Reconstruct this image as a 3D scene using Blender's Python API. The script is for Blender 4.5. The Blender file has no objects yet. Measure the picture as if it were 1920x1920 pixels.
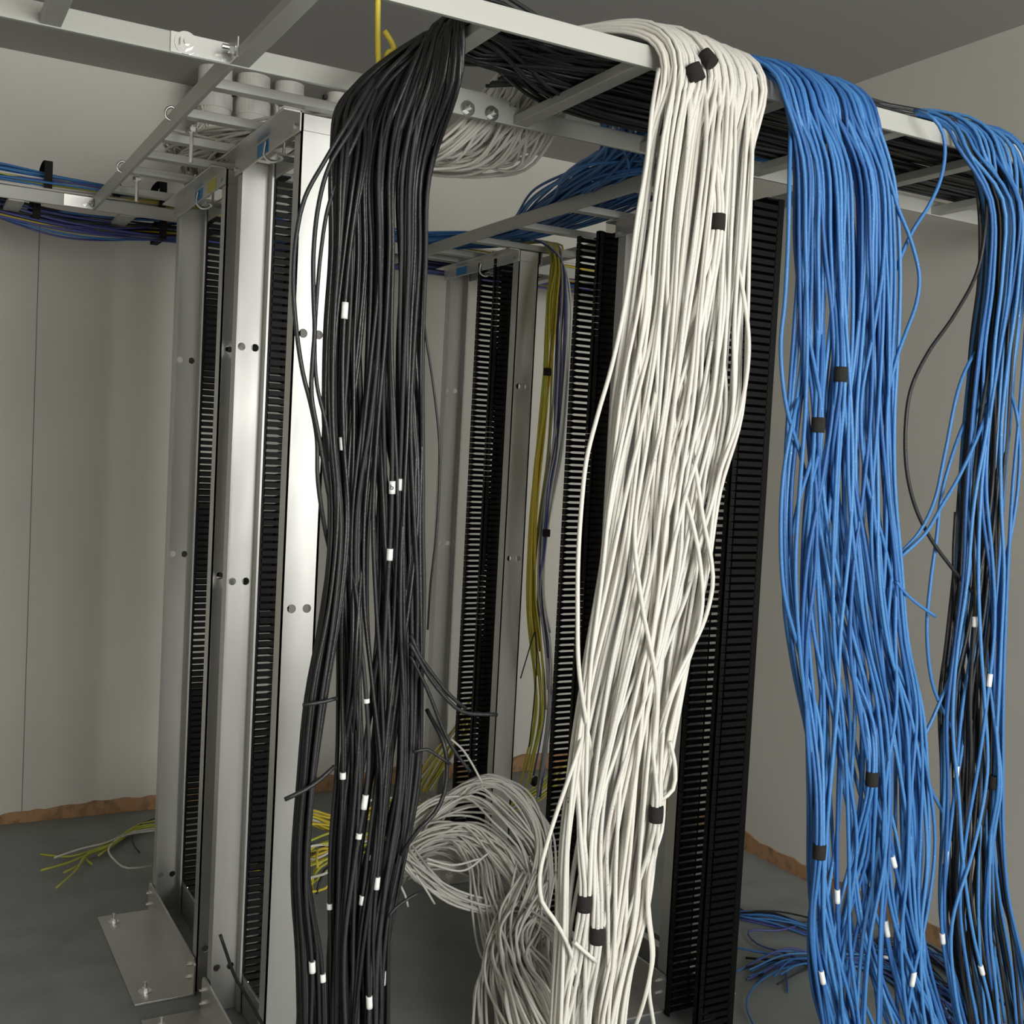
import bpy, math, random
import numpy as np
from mathutils import Matrix, Vector

rng = np.random.default_rng(7); vrng = np.random.default_rng(3)
random.seed(7)
scene = bpy.context.scene
COL = scene.collection

# ------------------------------------------------------------------ camera
F = 2120.6
H = 1.45
def cam_rot(yaw, pit, rol):
    cy, sy, cp, sp = math.cos(yaw), math.sin(yaw), math.cos(pit), math.sin(pit)
    f = np.array([sy*cp, cy*cp, sp]); r = np.array([cy, -sy, 0.0]); u = np.cross(r, f)
    c, s = math.cos(rol), math.sin(rol)
    return np.array([c*r+s*u, -s*r+c*u, f])
M = cam_rot(.50628, -.05027, .05201)
C = np.array([0, 0, H])
def ray(x, y): return M.T @ np.array([(x-960)/F, -(y-960)/F, 1.0])
def on(x, y, ax, v):
    """the point where the sight line of the photo's pixel x, y meets the plane X, Y or Z = v"""
    d = ray(x, y); return C + d*(v-C[ax])/d[ax]
def pr(P):
    c = (np.asarray(P)-C) @ M.T
    return np.stack([960+F*c[..., 0]/c[..., 2], 960-F*c[..., 1]/c[..., 2]], -1)
cam_d = bpy.data.cameras.new('camera'); cam = bpy.data.objects.new('camera', cam_d); COL.objects.link(cam)
cam_d.sensor_width = 36; cam_d.lens = F/1920*36; cam_d.clip_start = .05
mw = Matrix.Identity(4)
for i in range(3):
    mw[i][0] = M[0][i]; mw[i][1] = M[1][i]; mw[i][2] = -M[2][i]; mw[i][3] = C[i]
cam.matrix_world = mw
scene.camera = cam

# ------------------------------------------------------------------ materials
def mat(name, color, rough=.5, metal=0., noise=None, bump=0., bscale=200., spec=.5, var=None, stretch=None):
    m = bpy.data.materials.new(name); m.use_nodes = True
    nt = m.node_tree; b = nt.nodes['Principled BSDF']
    b.inputs['Base Color'].default_value = (*color, 1); b.inputs['Roughness'].default_value = rough
    b.inputs['Metallic'].default_value = metal; b.inputs['Specular IOR Level'].default_value = spec
    tc = nt.nodes.new('ShaderNodeTexCoord'); co = tc.outputs['Object']
    if stretch:
        mp = nt.nodes.new('ShaderNodeMapping'); mp.inputs['Scale'].default_value = stretch
        nt.links.new(co, mp.inputs['Vector']); co = mp.outputs['Vector']
    if noise:            # (scale, other colour, low, high)
        n = nt.nodes.new('ShaderNodeTexNoise'); n.inputs['Scale'].default_value = noise[0]; n.inputs['Detail'].default_value = 5
        nt.links.new(co, n.inputs['Vector'])
        r = nt.nodes.new('ShaderNodeValToRGB'); r.color_ramp.elements[0].position = noise[2]; r.color_ramp.elements[1].position = noise[3]
        r.color_ramp.elements[0].color = (*color, 1); r.color_ramp.elements[1].color = (*noise[1], 1)
        nt.links.new(n.outputs['Fac'], r.inputs['Fac']); nt.links.new(r.outputs['Color'], b.inputs['Base Color'])
    if var:              # roughness variation (scale, low, high)
        n = nt.nodes.new('ShaderNodeTexNoise'); n.inputs['Scale'].default_value = var[0]; n.inputs['Detail'].default_value = 4
        nt.links.new(co, n.inputs['Vector'])
        r = nt.nodes.new('ShaderNodeMapRange'); r.inputs['From Min'].default_value = .3; r.inputs['From Max'].default_value = .7
        r.inputs['To Min'].default_value = var[1]; r.inputs['To Max'].default_value = var[2]
        nt.links.new(n.outputs['Fac'], r.inputs['Value']); nt.links.new(r.outputs['Result'], b.inputs['Roughness'])
    if bump:
        n = nt.nodes.new('ShaderNodeTexNoise'); n.inputs['Scale'].default_value = bscale; n.inputs['Detail'].default_value = 3
        nt.links.new(co, n.inputs['Vector'])
        bp = nt.nodes.new('ShaderNodeBump'); bp.inputs['Strength'].default_value = bump; bp.inputs['Distance'].default_value = .002
        nt.links.new(n.outputs['Fac'], bp.inputs['Height']); nt.links.new(bp.outputs['Normal'], b.inputs['Normal'])
    return m

WALL = mat('painted_board', (.68, .655, .60), .75, noise=(1.3, (.62, .60, .55), .40, .68), bump=.08, bscale=60)
CEIL = mat('ceiling_paint', (.37, .36, .345), .9, bump=.05, bscale=80)
FLOOR = mat('grey_sheet_floor', (.25, .27, .265), .55, noise=(6, (.195, .21, .205), .45, .75), bump=.05, bscale=40, spec=.35)
PLY = mat('bare_plywood', (.42, .24, .12), .8, noise=(30, (.22, .13, .07), .45, .7))
ALU = mat('mill_aluminium', (.64, .635, .62), .5, 1.0, noise=(3, (.54, .53, .51), .4, .75), var=(5, .40, .60), bump=.03, bscale=25, stretch=(1, 1, .25))
TRAY = mat('grey_painted_steel', (.46, .46, .43), .42, .15, bump=.02, spec=.4)
ZINC = mat('zinc_plated', (.82, .82, .80), .25, 1.0)
DUCT = mat('black_plastic', (.006, .006, .0065), .5, spec=.2, bump=.02, bscale=60)
BLACKC = mat('black_cable_jacket', (.016, .0165, .018), .48, spec=.5, bump=.35, bscale=220, noise=(260, (.16, .16, .16), .70, .74))
WHITEC = mat('white_cable_jacket', (.70, .68, .63), .42, spec=.4, bump=.2, bscale=220, noise=(300, (.42, .40, .37), .66, .72))
BLUEC = mat('blue_cable_jacket', (.052, .190, .47), .45, spec=.4, bump=.4, bscale=230, noise=(260, (.30, .45, .75), .68, .74))
YELC = mat('yellow_cable_jacket', (.66, .52, .055), .45, bump=.2)
YELG = mat('lime_cable_jacket', (.50, .52, .07), .45, bump=.2)
PURC = mat('violet_cable_jacket', (.075, .085, .30), .45, bump=.2)
GREYC = mat('grey_cable_jacket', (.40, .40, .40), .45, bump=.2)
VARIANTS = {
    BLUEC: [BLUEC, BLUEC, mat('blue_cable_jacket_light', (.072, .235, .53), .45, spec=.4, bump=.4, bscale=230, noise=(240, (.34, .50, .78), .66, .73)), mat('blue_cable_jacket_deep', (.032, .125, .36), .48, spec=.4, bump=.4, bscale=230)],
    WHITEC: [WHITEC, WHITEC, mat('white_cable_jacket_grey', (.64, .625, .59), .42, spec=.4, bump=.2, bscale=220, noise=(300, (.36, .34, .32), .62, .70)), mat('white_cable_jacket_warm', (.69, .65, .60), .45, spec=.4, bump=.2, bscale=220)],
    BLACKC: [BLACKC, BLACKC, mat('black_cable_jacket_dull', (.030, .031, .033), .6, spec=.4, bump=.5, bscale=220, noise=(300, (.22, .22, .22), .70, .74)), mat('black_cable_jacket_deep', (.012, .012, .013), .38, spec=.5, bump=.3, bscale=220)]}
VELCRO = mat('black_hook_tape', (.025, .023, .021), .95, bump=.5, bscale=400, spec=.2)
TAG = mat('white_sleeve', (.85, .85, .83), .5)
INK = mat('black_ink', (.01, .01, .01), .6)
COPPER = mat('cable_core', (.75, .70, .60), .5)
PVC = mat('white_conduit', (.66, .64, .60), .55, noise=(14, (.5, .48, .45), .5, .7))
STICK = mat('blue_sticker', (.03, .22, .50), .5)
STICKY = mat('yellow_sticker', (.55, .50, .08), .5)
RUBBER_SHADE = mat('dark_rubber_and_shade', (.03, .03, .031), .7)  # rubber of the conduit straps, also the floor strip that paints in shade

# ------------------------------------------------------------------ helpers
def link(name, me, parent=None, loc=None):
    o = bpy.data.objects.new(name, me); COL.objects.link(o)
    if parent is not None:
        o.parent = parent; o.matrix_parent_inverse = Matrix.Translation(parent.location).inverted()
    return o
def tag(o, label=None, cat=None, group=None, kind=None):
    if label: o['label'] = label
    if cat: o['category'] = cat
    if group: o['group'] = group
    if kind: o['kind'] = kind
    return o
def thing(name, loc, label, cat, group=None):
    o = bpy.data.objects.new(name, None); COL.objects.link(o); o.location = loc; o.empty_display_size = .05
    return tag(o, label, cat, group)
class MB:
    def __init__(s): s.v = []; s.f = []
    def add(s, v, f):
        n = len(s.v); s.v += [tuple(map(float, p)) for p in v]; s.f += [tuple(n+i for i in q) for q in f]; return s
    def box(s, a, b):
        (x0, y0, z0), (x1, y1, z1) = a, b
        x0, x1 = min(x0, x1), max(x0, x1); y0, y1 = min(y0, y1), max(y0, y1); z0, z1 = min(z0, z1), max(z0, z1)
        return s.add([(x0,y0,z0),(x1,y0,z0),(x1,y1,z0),(x0,y1,z0),(x0,y0,z1),(x1,y0,z1),(x1,y1,z1),(x0,y1,z1)],
                     [(0,3,2,1),(4,5,6,7),(0,1,5,4),(1,2,6,5),(2,3,7,6),(3,0,4,7)])
    def cyl(s, c, ax, r, h, n=20, r2=None):
        """cylinder centred at c along axis ax, length h"""
        r2 = r if r2 is None else r2
        c = np.array(c, float); e = np.eye(3); a = e[ax]; u = e[(ax+1) % 3]; w = e[(ax+2) % 3]
        v = []
        for k, rr in ((-.5, r), (.5, r2)):
            for i in range(n):
                t = 2*math.pi*i/n; v.append(c+a*h*k+rr*(u*math.cos(t)+w*math.sin(t)))
        f = [tuple(range(n-1, -1, -1)), tuple(range(n, 2*n))]+[(i, (i+1) % n, n+(i+1) % n, n+i) for i in range(n)]
        return s.add(v, f)
    def build(s, name, m, parent=None, bevel=0., smooth=False):
        me = bpy.data.meshes.new(name); me.from_pydata(s.v, [], s.f); me.materials.append(m)
        if smooth: me.polygons.foreach_set('use_smooth', [True]*len(me.polygons))
        o = link(name, me, parent)
        if bevel:
            b = o.modifiers.new('bevel', 'BEVEL'); b.width = bevel; b.segments = 2; b.limit_method = 'ANGLE'
        return o
def catmull(P, step):
    P = np.asarray(P, float)
    Q = np.vstack([2*P[0]-P[1], P, 2*P[-1]-P[-2]])
    out = []
    for i in range(1, len(Q)-2):
        p0, p1, p2, p3 = Q[i-1], Q[i], Q[i+1], Q[i+2]
        n = max(2, int(np.linalg.norm(p2-p1)/step))
        # centripetal tangents keep the strands free of overshoot
        d0, d1, d2 = [max(1e-4, np.linalg.norm(b-a))**.5 for a, b in ((p0, p1), (p1, p2), (p2, p3))]
        m1 = (p2-p1)+d1*((p1-p0)/d0-(p2-p0)/(d0+d1)); m2 = (p2-p1)+d1*((p3-p2)/d2-(p3-p1)/(d1+d2))
        t = np.linspace(0, 1, n, endpoint=False)[:, None]
        out.append((2*t**3-3*t**2+1)*p1+(t**3-2*t**2+t)*m1+(-2*t**3+3*t**2)*p2+(t**3-t**2)*m2)
    out.append(P[-1:]); return np.vstack(out)
def sweep(P, r, n=6):
    T = np.gradient(P, axis=0); T /= np.linalg.norm(T, axis=1)[:, None]+1e-12
    up = np.array([.31, .27, .91]) if abs(T[0][2]) < .8 else np.array([.9, .4, .1])
    N = np.empty_like(P); a = up-T[0]*(up@T[0]); a /= np.linalg.norm(a); N[0] = a
    for i in range(1, len(P)):
        a = a-T[i]*(a@T[i]); a /= np.linalg.norm(a)+1e-12; N[i] = a
    B = np.cross(T, N)
    th = np.arange(n)*2*math.pi/n
    rr = np.full(len(P), r) if np.isscalar(r) else np.asarray(r)
    V = P[:, None, :]+rr[:, None, None]*(np.cos(th)[None, :, None]*N[:, None, :]+np.sin(th)[None, :, None]*B[:, None, :])
    return V.reshape(-1, 3)
def tube_mesh(name, P, r, m, n=6):
    V = sweep(P, r, n); k = len(P)
    me = bpy.data.meshes.new(name)
    i = np.arange(k-1)[:, None]*n; j = np.arange(n)[None, :]; j2 = (j+1) % n
    quads = np.stack([i+j, i+j2, i+n+j2, i+n+j], -1).reshape(-1, 4)
    nf = len(quads)
    loops = np.concatenate([quads.ravel(), np.arange(n)[::-1], (k-1)*n+np.arange(n)]).astype(np.int32)
    me.vertices.add(len(V)); me.vertices.foreach_set('co', V.astype(np.float32).ravel())
    me.loops.add(len(loops)); me.loops.foreach_set('vertex_index', loops)
    starts = np.concatenate([np.arange(nf)*4, [nf*4, nf*4+n]]).astype(np.int32)
    me.polygons.add(nf+2); me.polygons.foreach_set('loop_start', starts)
    me.polygons.foreach_set('use_smooth', np.array([True]*nf+[False, False]))
    me.update(calc_edges=True); me.validate()
    me.materials.append(m)
    return me
CABLES = []      # (object, path, radius) so that sleeves can be slipped on afterwards
def cable(name, ctrl, r, m, label, group=None, step=.028, n=6, cat='cable'):
    P = catmull(ctrl, step)
    if group and m in VARIANTS: m = VARIANTS[m][vrng.integers(0, 4)]
    o = link(name, tube_mesh(name, P, r, m, n)); tag(o, label, cat, group)
    CABLES.append((o, P, r)); return o
def wander(k=3, lo=.35, hi=1.3):
    a = rng.uniform(.4, 1, k); a /= a.sum(); w = 2*math.pi/rng.uniform(lo, hi, k); p = rng.uniform(0, 6.28, k)
    return lambda z: float(sum(a*np.sin(w*z+p)))

# ------------------------------------------------------------------ room
ZC = 2.785; XR = 2.885; YB = 4.45; XL = -1.7; YF = -2.6
def struct(name, mb, m): return tag(mb.build(name, m), kind='structure')
struct('floor', MB().box((XL-.1, YF-.1, -.1), (XR+.1, YB+.1, 0)), FLOOR)
struct('ceiling', MB().box((XL-.1, YF-.1, ZC), (XR+.1, YB+.1, ZC+.1)), CEIL)
struct('wall_back', MB().box((XL-.1, YB, 0), (XR+.1, YB+.1, ZC)), WALL)
struct('wall_right', MB().box((XR, YF-.1, 0), (XR+.1, YB, ZC)), WALL)
struct('wall_left', MB().box((XL-.1, YF-.1, 0), (XL, YB, ZC)), WALL)
WX0, WX1, WZ0, WZ1 = .25, 2.65, 1.0, 2.5       # daylight opening in the wall behind the camera
wf = MB().box((XL, YF-.1, 0), (WX0, YF, ZC)).box((WX1, YF-.1, 0), (XR, YF, ZC)).box((WX0, YF-.1, 0), (WX1, YF, WZ0)).box((WX0, YF-.1, WZ1), (WX1, YF, ZC))
struct('wall_front', wf, WALL)
fr = MB()
for a, b in (((WX0, YF-.07, WZ0), (WX0+.05, YF+.01, WZ1)), ((WX1-.05, YF-.07, WZ0), (WX1, YF+.01, WZ1)), ((WX0, YF-.07, WZ0), (WX1, YF+.01, WZ0+.05)),
             ((WX0, YF-.07, WZ1-.05), (WX1, YF+.01, WZ1)), ((1.425, YF-.07, WZ0), (1.475, YF+.01, WZ1))): fr.box(a, b)
struct('window_1', fr, PVC)
# ragged bare strip where the wall board stops short of the floor
def ragged(name, axis, c0, c1, fix, hfun):
    n = 160; t = np.linspace(c0, c1, n); v = []; f = []
    for i, x in enumerate(t):
        h = hfun(x)
        for d, z in ((0, 0.0005), (0, h), (.006, h), (.006, 0.0005)):
            v.append((x, fix-d, z) if axis == 0 else (fix-d, x, z))
    for i in range(n-1):
        for k in range(4): f.append((i*4+k, i*4+(k+1) % 4, i*4+4+(k+1) % 4, i*4+4+k))
    f += [(0, 1, 2, 3), ((n-1)*4+3, (n-1)*4+2, (n-1)*4+1, (n-1)*4)]
    return struct(name, MB().add(v, f), PLY)
w1 = wander(4, .1, .8); w2 = wander(5, .03, .2)
ragged('trim_1', 0, XL, XR-.01, YB-.0005, lambda x: .052+.022*max(-1, min(1, (x-.75)*2.2))*(1 if x < 1.6 else .8)+.010*w1(x)+.006*w2(x))
ragged('trim_2', 1, YF, YB-.01, XR-.0005, lambda x: .058+.014*w1(x*.8)+.008*w2(x))
# fine joint between two wall boards
tag(MB().box((.462, YB-.0012, .0), (.4645, YB-.0002, 2.30)).build('trim_3', mat('joint', (.20, .18, .15), .9)), kind='structure')
tag(MB().box((2.035, 2.50, 0.0), (2.10, 4.0, .004)).build('shade_strip', RUBBER_SHADE),  # dark sheet painting in the shadow band on the floor, no real strip
    'dark strip standing in for shade on the floor behind the right row of racks', 'shade strip')

# ------------------------------------------------------------------ ladder racks overhead
Z0 = 2.134; BT = .038
def bolt_mb(mb, c, ax, r=.011, sgn=-1, L=.012):
    """washer, hexagonal nut and stud end"""
    c = np.array(c, float); e = np.eye(3)[ax]*sgn
    mb.cyl(c+e*.001, ax, r*1.45, .002, 24); mb.cyl(c+e*.006, ax, r*.95, .008, 6); mb.cyl(c+e*(.010+L/2), ax, r*.45, L, 12)
    return mb
def stringer(axis, c, a, b, parent, label=None, z0=Z0, h=BT, t=.0095):
    mb = MB()
    if axis == 0: mb.box((a, c, z0), (b, c+t, z0+h))
    else: mb.box((c, a, z0), (c+t, b, z0+h))
    return mb.build('stringer', TRAY, parent, bevel=.0012)
def rung(axis, pos, a, b, parent, w=.034, z0=Z0+.002, h=.019):
    mb = MB()
    if axis == 0: mb.box((pos, a, z0), (pos+w, b, z0+h))      # rung across a tray that runs along X
    else: mb.box((a, pos, z0), (b, pos+w, z0+h))
    return mb.build('rung', TRAY, parent, bevel=.0015)
YF0, YR0 = 1.655, 2.110
tr = thing('ladder_rack', (1.3, 1.88, Z0), 'long grey ladder rack crossing the picture overhead, carrying the black cables', 'ladder rack')
stringer(0, YF0, XL, XR, tr); stringer(0, YR0, XL, XR, tr)
for x in (-1.63, -1.32, -1.01, -.70, -.39, -.08, .21, .535, .825, 1.125, 1.445, 1.755, 2.065, 2.375, 2.685):
    rung(0, x, YF0+.0095, YR0, tr)
sp = MB().box((.965, YR0-.0035, Z0-.001), (1.112, YR0-.0002, Z0+.052)).build('splice_plate', TRAY, tr, bevel=.001)
for x in (1.016, 1.071): bolt_mb(MB(), (x, YR0-.0035, 2.147), 1).build('bolt', ZINC, sp)
sp2 = MB().box((.425, YR0-.003, Z0+.001), (.535, YR0-.0002, Z0+BT)).box((.532, YR0-.05, Z0+.001), (.535, YR0-.0002, Z0+BT)).build('corner_bracket', ZINC, tr, bevel=.0008)
bolt_mb(MB(), (.452, YR0-.003, 2.155), 1, r=.014, L=.004).build('bolt', ZINC, sp2)
bolt_mb(MB(), (.532, YR0-.030, 2.155), 0, r=.010).build('bolt', ZINC, sp2)

YN, YW = 3.72, 4.065
ft = thing('ladder_rack', (.5, 3.9, Z0), 'grey ladder rack against the back wall with the blue, white and yellow cable runs', 'ladder rack')
stringer(0, YN, XL, XR, ft); stringer(0, YW, XL, XR, ft)
for x in (-1.5, -1.2, -.9, -.6, -.3, .02, .30, .62, .95, 1.27, 1.58, 1.9, 2.2, 2.5): rung(0, x, YN+.0095, YW, ft, w=.045, z0=Z0-.004, h=.012)
br = MB().box((.452, YN-.004, Z0+.001), (.540, YN-.0003, Z0+.037)).box((.537, YN-.05, Z0+.001), (.540, YN-.0003, Z0+.037)).build('corner_bracket', ZINC, ft, bevel=.0008)
bolt_mb(MB(), (.515, YN-.004, 2.150), 1, r=.009, L=.005).build('bolt', ZINC, br)
bolt_mb(MB(), (.537, YN-.030, 2.150), 0, r=.009, L=.006).build('bolt', ZINC, br)

l1 = thing('ladder_rack', (.74, 2.9, Z0), 'grey ladder rack running away above the two left aluminium racks', 'ladder rack')
stringer(1, .535, YR0+.0095, YN, l1); stringer(1, .935, YR0+.0095, YN, l1)
for y in (2.265, 2.505, 2.735, 2.93, 3.13, 3.40): rung(1, y, .5445, .935, l1, w=.030)
def hold_bolt(x, y, z0, z1, parent):
    mb = MB().cyl((x, y, (z0+z1)/2), 2, .0045, z1-z0, 12).cyl((x, y, z1-.010), 2, .0115, .009, 6).cyl((x, y, z1-.0165), 2, .014, .002, 20)
    return mb.build('hold_down_bolt', ZINC, parent)
hold_bolt(.578, 2.60, 2.062, 2.145, l1); hold_bolt(.570, 3.19, 2.075, 2.145, l1); hold_bolt(.70, 2.37, 2.135, 2.175, l1)
for y in (2.62, 3.22):     # round hook of the hold-down over the stringer
    pts = [(.552, y, 2.150), (.526, y, 2.156), (.524, y, 2.172), (.536, y, 2.182), (.549, y, 2.174)]
    me = tube_mesh('hook', catmull(pts, .003), .0035, ZINC, 8); link('hook', me, l1)

l2 = thing('ladder_rack', (1.85, 2.9, Z0), 'grey ladder rack above the right row of racks with the blue cables on it', 'ladder rack')
stringer(1, 1.645, YR0+.0095, YN, l2); stringer(1, 2.045, YR0+.0095, YN, l2)
for y in (2.40, 2.71, 3.02, 3.33, 3.60): rung(1, y, 1.6545, 2.045, l2)

# ------------------------------------------------------------------ two-post racks
ZT = 2.134
def plate_with_holes(u0, u1, z0, z1, holes, to3):
    """sheet in (u, z) with round holes; to3 maps (u, z) to a point"""
    mb = MB(); q = lambda pts: mb.add([to3(*p) for p in pts], [tuple(range(len(pts)))])
    zs = z0
    rows = {}
    for (u, z, r) in holes: rows.setdefault(round(z, 3), []).append((u, r))
    for z in sorted(rows):
        hs = sorted(rows[z]); c = .016
        q([(u0, zs), (u1, zs), (u1, z-c), (u0, z-c)]); us = u0
        for (u, r) in hs:
            q([(us, z-c), (u-c, z-c), (u-c, z+c), (us, z+c)])
            n = 24; ang = [math.pi*2*(i+.5)/n for i in range(n)]
            inner = [(u+r*math.cos(a), z+r*math.sin(a)) for a in ang]
            outer = []
            for a in ang:
                k = c/max(abs(math.cos(a)), abs(math.sin(a))); outer.append((u+k*math.cos(a), z+k*math.sin(a)))
            for i in range(n):
                j = (i+1) % n; pts = [outer[i], outer[j], inner[j], inner[i]]
                a0, a1 = ang[i], ang[j]
                oi, oj = outer[i], outer[j]
                if abs(abs(oi[0]-u)-c) > 1e-6 and abs(abs(oj[1]-z)-c) > 1e-6 or abs(abs(oi[1]-z)-c) > 1e-6 and abs(abs(oj[0]-u)-c) > 1e-6:
                    k = (u+math.copysign(c, oi[0]-u+oj[0]-u), z+math.copysign(c, oi[1]-z+oj[1]-z)); pts = [oi, k, oj, inner[j], inner[i]]
                q(pts)
            us = u+c
        q([(us, z-c), (u1, z-c), (u1, z+c), (us, z+c)]); zs = z+c
    q([(u0, zs), (u1, zs), (u1, z1), (u0, z1)])
    return mb
HZ = (.115, 1.10, 1.682)
def upright(parent, x0, x1, yweb, s, holes=True, flange=.036, z0=.004):
    """C-shaped post: web facing the camera at yweb, flanges pointing along s*Y, round holes through the web"""
    t = .0045; hs = [(x0+d, z, .0095) for d in (.023, .057) for z in HZ]
    mb = MB()
    for dy in (-t/2, t/2):
        w = plate_with_holes(x0, x1, z0, ZT, hs, lambda u, z: (u, yweb+dy, z)); mb.add(w.v, w.f)
    for (u, z, r) in hs:      # walls of the holes
        n = 24; v = []
        for dy in (-t/2, t/2): v += [(u+r*math.cos(6.2832*(i+.5)/n), yweb+dy, z+r*math.sin(6.2832*(i+.5)/n)) for i in range(n)]
        mb.add(v, [(i, (i+1) % n, n+(i+1) % n, n+i) for i in range(n)])
    for x, sx in ((x0, 1), (x1, -1)): mb.box((x, yweb-s*t/2, z0), (x+sx*.005, yweb+s*flange, ZT))
    mb.box((x0, yweb-t/2, ZT-.001), (x1, yweb+t/2, ZT))
    return mb.build('upright', ALU, parent)
def rounded_leg(axis_x, y0, y1, z1, rad, t, front):
    """vertical leg of a base angle: a plate perpendicular to X with two rounded top corners"""
    n = 8; prof = [(y0, .004)]
    for i in range(n+1): a = math.pi/2*i/n; prof.append((y0+rad-rad*math.cos(a), z1-rad+rad*math.sin(a)))
    for i in range(n+1): a = math.pi/2*i/n; prof.append((y1-rad+rad*math.sin(a), z1-rad+rad*math.cos(a)))
    prof.append((y1, .004)); k = len(prof)
    v = [(axis_x, y, z) for y, z in prof]+[(axis_x+t, y, z) for y, z in prof]
    f = [tuple(range(k-1, -1, -1)), tuple(range(k, 2*k))]+[(i, (i+1) % k, k+(i+1) % k, k+i) for i in range(k)]
    return v, f
def rack(x0, yfar, ynear, label, stickers=()):
    x1 = x0+.078
    t = thing('equipment_rack', (x0+.039, (yfar+ynear)/2, 0), label, 'rack')
    upright(t, x0, x1, yfar, -1); upright(t, x0, x1, ynear, 1)
    ya, yb = ynear-.012, yfar+.012
    # top angles: upright leg against the posts, flange folded outwards
    for sx, xx in ((-1, x0), (1, x1)):
        mb = MB().box((xx+sx*.002, ya, ZT-.040), (xx+sx*.0065, yb, ZT+.001)).box((xx+sx*.002, ya, ZT-.0035), (xx+sx*.042, yb, ZT+.001))
        o = mb.build('top_angle', ALU, t, bevel=.0012)
        for y in (ya+.02, yb-.02): MB().cyl((xx+sx*.0095, y, ZT-.028), 0, .0065, .006, 6).build('bolt', ZINC, o)
    MB().box((x0+.004, ynear-.0045, ZT-.036), (x1-.004, ynear-.0025, ZT-.001)).build('end_plate', ALU, t, bevel=.001)
    for (y, m) in stickers: MB().box((x0-.0075, y, ZT-.036), (x0-.0066, y+.085, ZT-.008)).build('sticker', m, t)
    # J-bolt that hooks the rack to the ladder
    ym = (ya+yb)/2-.02
    pts = [(x0-.010, ym, ZT-.012), (x0-.012, ym, ZT-.045), (x0+.002, ym-.012, ZT-.060), (x0+.022, ym-.02, ZT-.052), (x0+.026, ym-.02, ZT-.02), (x0+.026, ym-.02, ZT+.03)]
    link('j_bolt', tube_mesh('j_bolt', catmull(pts, .004), .0032, ZINC, 8), t)
    MB().box((x0+.002, ym-.045, ZT-.050), (x0+.07, ym+.005, ZT-.045)).build('clamp_plate', ZINC, t, bevel=.001)
    # base angles
    for sx, xx in ((-1, x0), (1, x1)):
        xi = xx+sx*.0028; xo = xi+sx*.006
        v, f = rounded_leg(min(xi, xo), ya-.005, yb+.005, .094, .016, .006, True)
        mb = MB().add(v, f).box((xi, ya-.005, .0005), (xx+sx*.155, yb+.005, .0065))
        o = mb.build('base_angle', ALU, t, bevel=.001)
        for y in (ya+.055, yb-.05):
            MB().cyl((xx+sx*.118, y, .0078), 2, .017, .0025, 24).cyl((xx+sx*.118, y, .013), 2, .0085, .009, 6).cyl((xx+sx*.118, y, .024), 2, .005, .016, 12).build('anchor_bolt', ZINC, o)
        for y in (ynear+.018, yfar-.018):
            for z in (.038, .072): MB().cyl((xo+sx*.004, y, z), 0, .0065, .008, 6).cyl((xo+sx*.010, y, z), 0, .0035, .008, 10).build('bolt', ZINC, o)
    return t
rack(.735, 3.455, 2.905, 'far rack of the left bright aluminium pair, its base plate bolted to the bare floor', [(3.12, STICK), (2.98, STICKY)])
rack(.735, 2.785, 2.312, 'near rack of the left bright aluminium pair, partly hidden by the black cable bundle', [(2.52, STICK)])
rack(1.83, 3.90, 3.345, 'dull aluminium rack in the right row, between the black and white hanging cables', [(3.72, STICK)])
rack(1.84, 2.765, 2.345, 'aluminium rack mostly hidden behind the thick white hanging cable bundle')

# ------------------------------------------------------------------ vertical cable managers
def manager(xt, xr, yn, yf, z0, z1, label):
    """two comb walls facing the camera at yn and yf, fingers from the root plate at xr to their tips at xt"""
    t = thing('cable_manager', ((xt+xr)/2, (yn+yf)/2, z0), label, 'cable manager')
    s = 1 if xt > xr else -1; P = .0193; nz = int((z1-z0)/P); th = .004
    for ya, inw in ((yn, 1), (yf-th, -1)):
        mb = MB().box((xr, ya, z0), (xr+s*.014, ya+th, z1))
        for i in range(nz):
            zc = z0+(i+.5)*P+rng.normal(0, .0002)
            mb.box((xr+s*.012, ya, zc-.0062), (xt-s*.018, ya+th, zc+.0062))
            xa, xb = xt-s*.022, xt-s*.013; h0, h1 = .0062, .0089
            v = [(xx, ya+d, zc+hh) for d in (0, th) for xx, hh in ((xa, -h0), (xb, -h1), (xt, -h1), (xt, h1), (xb, h1), (xa, h0))]
            f = [(0, 1, 2, 3, 4, 5), (11, 10, 9, 8, 7, 6)]+[(k, (k+1) % 6, 6+(k+1) % 6, 6+k) for k in range(6)]
            mb.add(v, f)
            yo = ya if inw > 0 else ya+th
            mb.box((xt-s*.004, yo, zc-h1), (xt, yo+inw*.018, zc+h1))
        mb.build('finger_panel', DUCT, t)
    MB().box((xr, yn, z0), (xr-s*.005, yf, z1)).build('back_plate', DUCT, t)
    mb = MB()
    for z in (z1-.004,): mb.box((xr, yn+.004, z), (xr+s*.05, yf-.004, z+.004))
    mb.build('end_bracket', DUCT, t)
    return t
manager(1.822, 1.936, 2.185, 2.318, .001, 2.118, 'nearest tall black slotted cable manager, standing right of the white cable bundle')
manager(1.822, 1.930, 2.842, 2.968, .001, 2.126, 'middle black slotted cable manager, directly left of the white cable bundle')
manager(1.822, 1.930, 3.490, 3.625, .001, 2.130, 'far black slotted cable manager in the right row, right of the black cable bundle')
manager(.925, .822, 3.485, 3.600, .001, 2.125, 'black slotted cable manager seen through the far left aluminium rack')
manager(.912, .822, 2.800, 2.892, .001, 2.118, 'black slotted cable manager seen through the near left aluminium rack')

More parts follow.
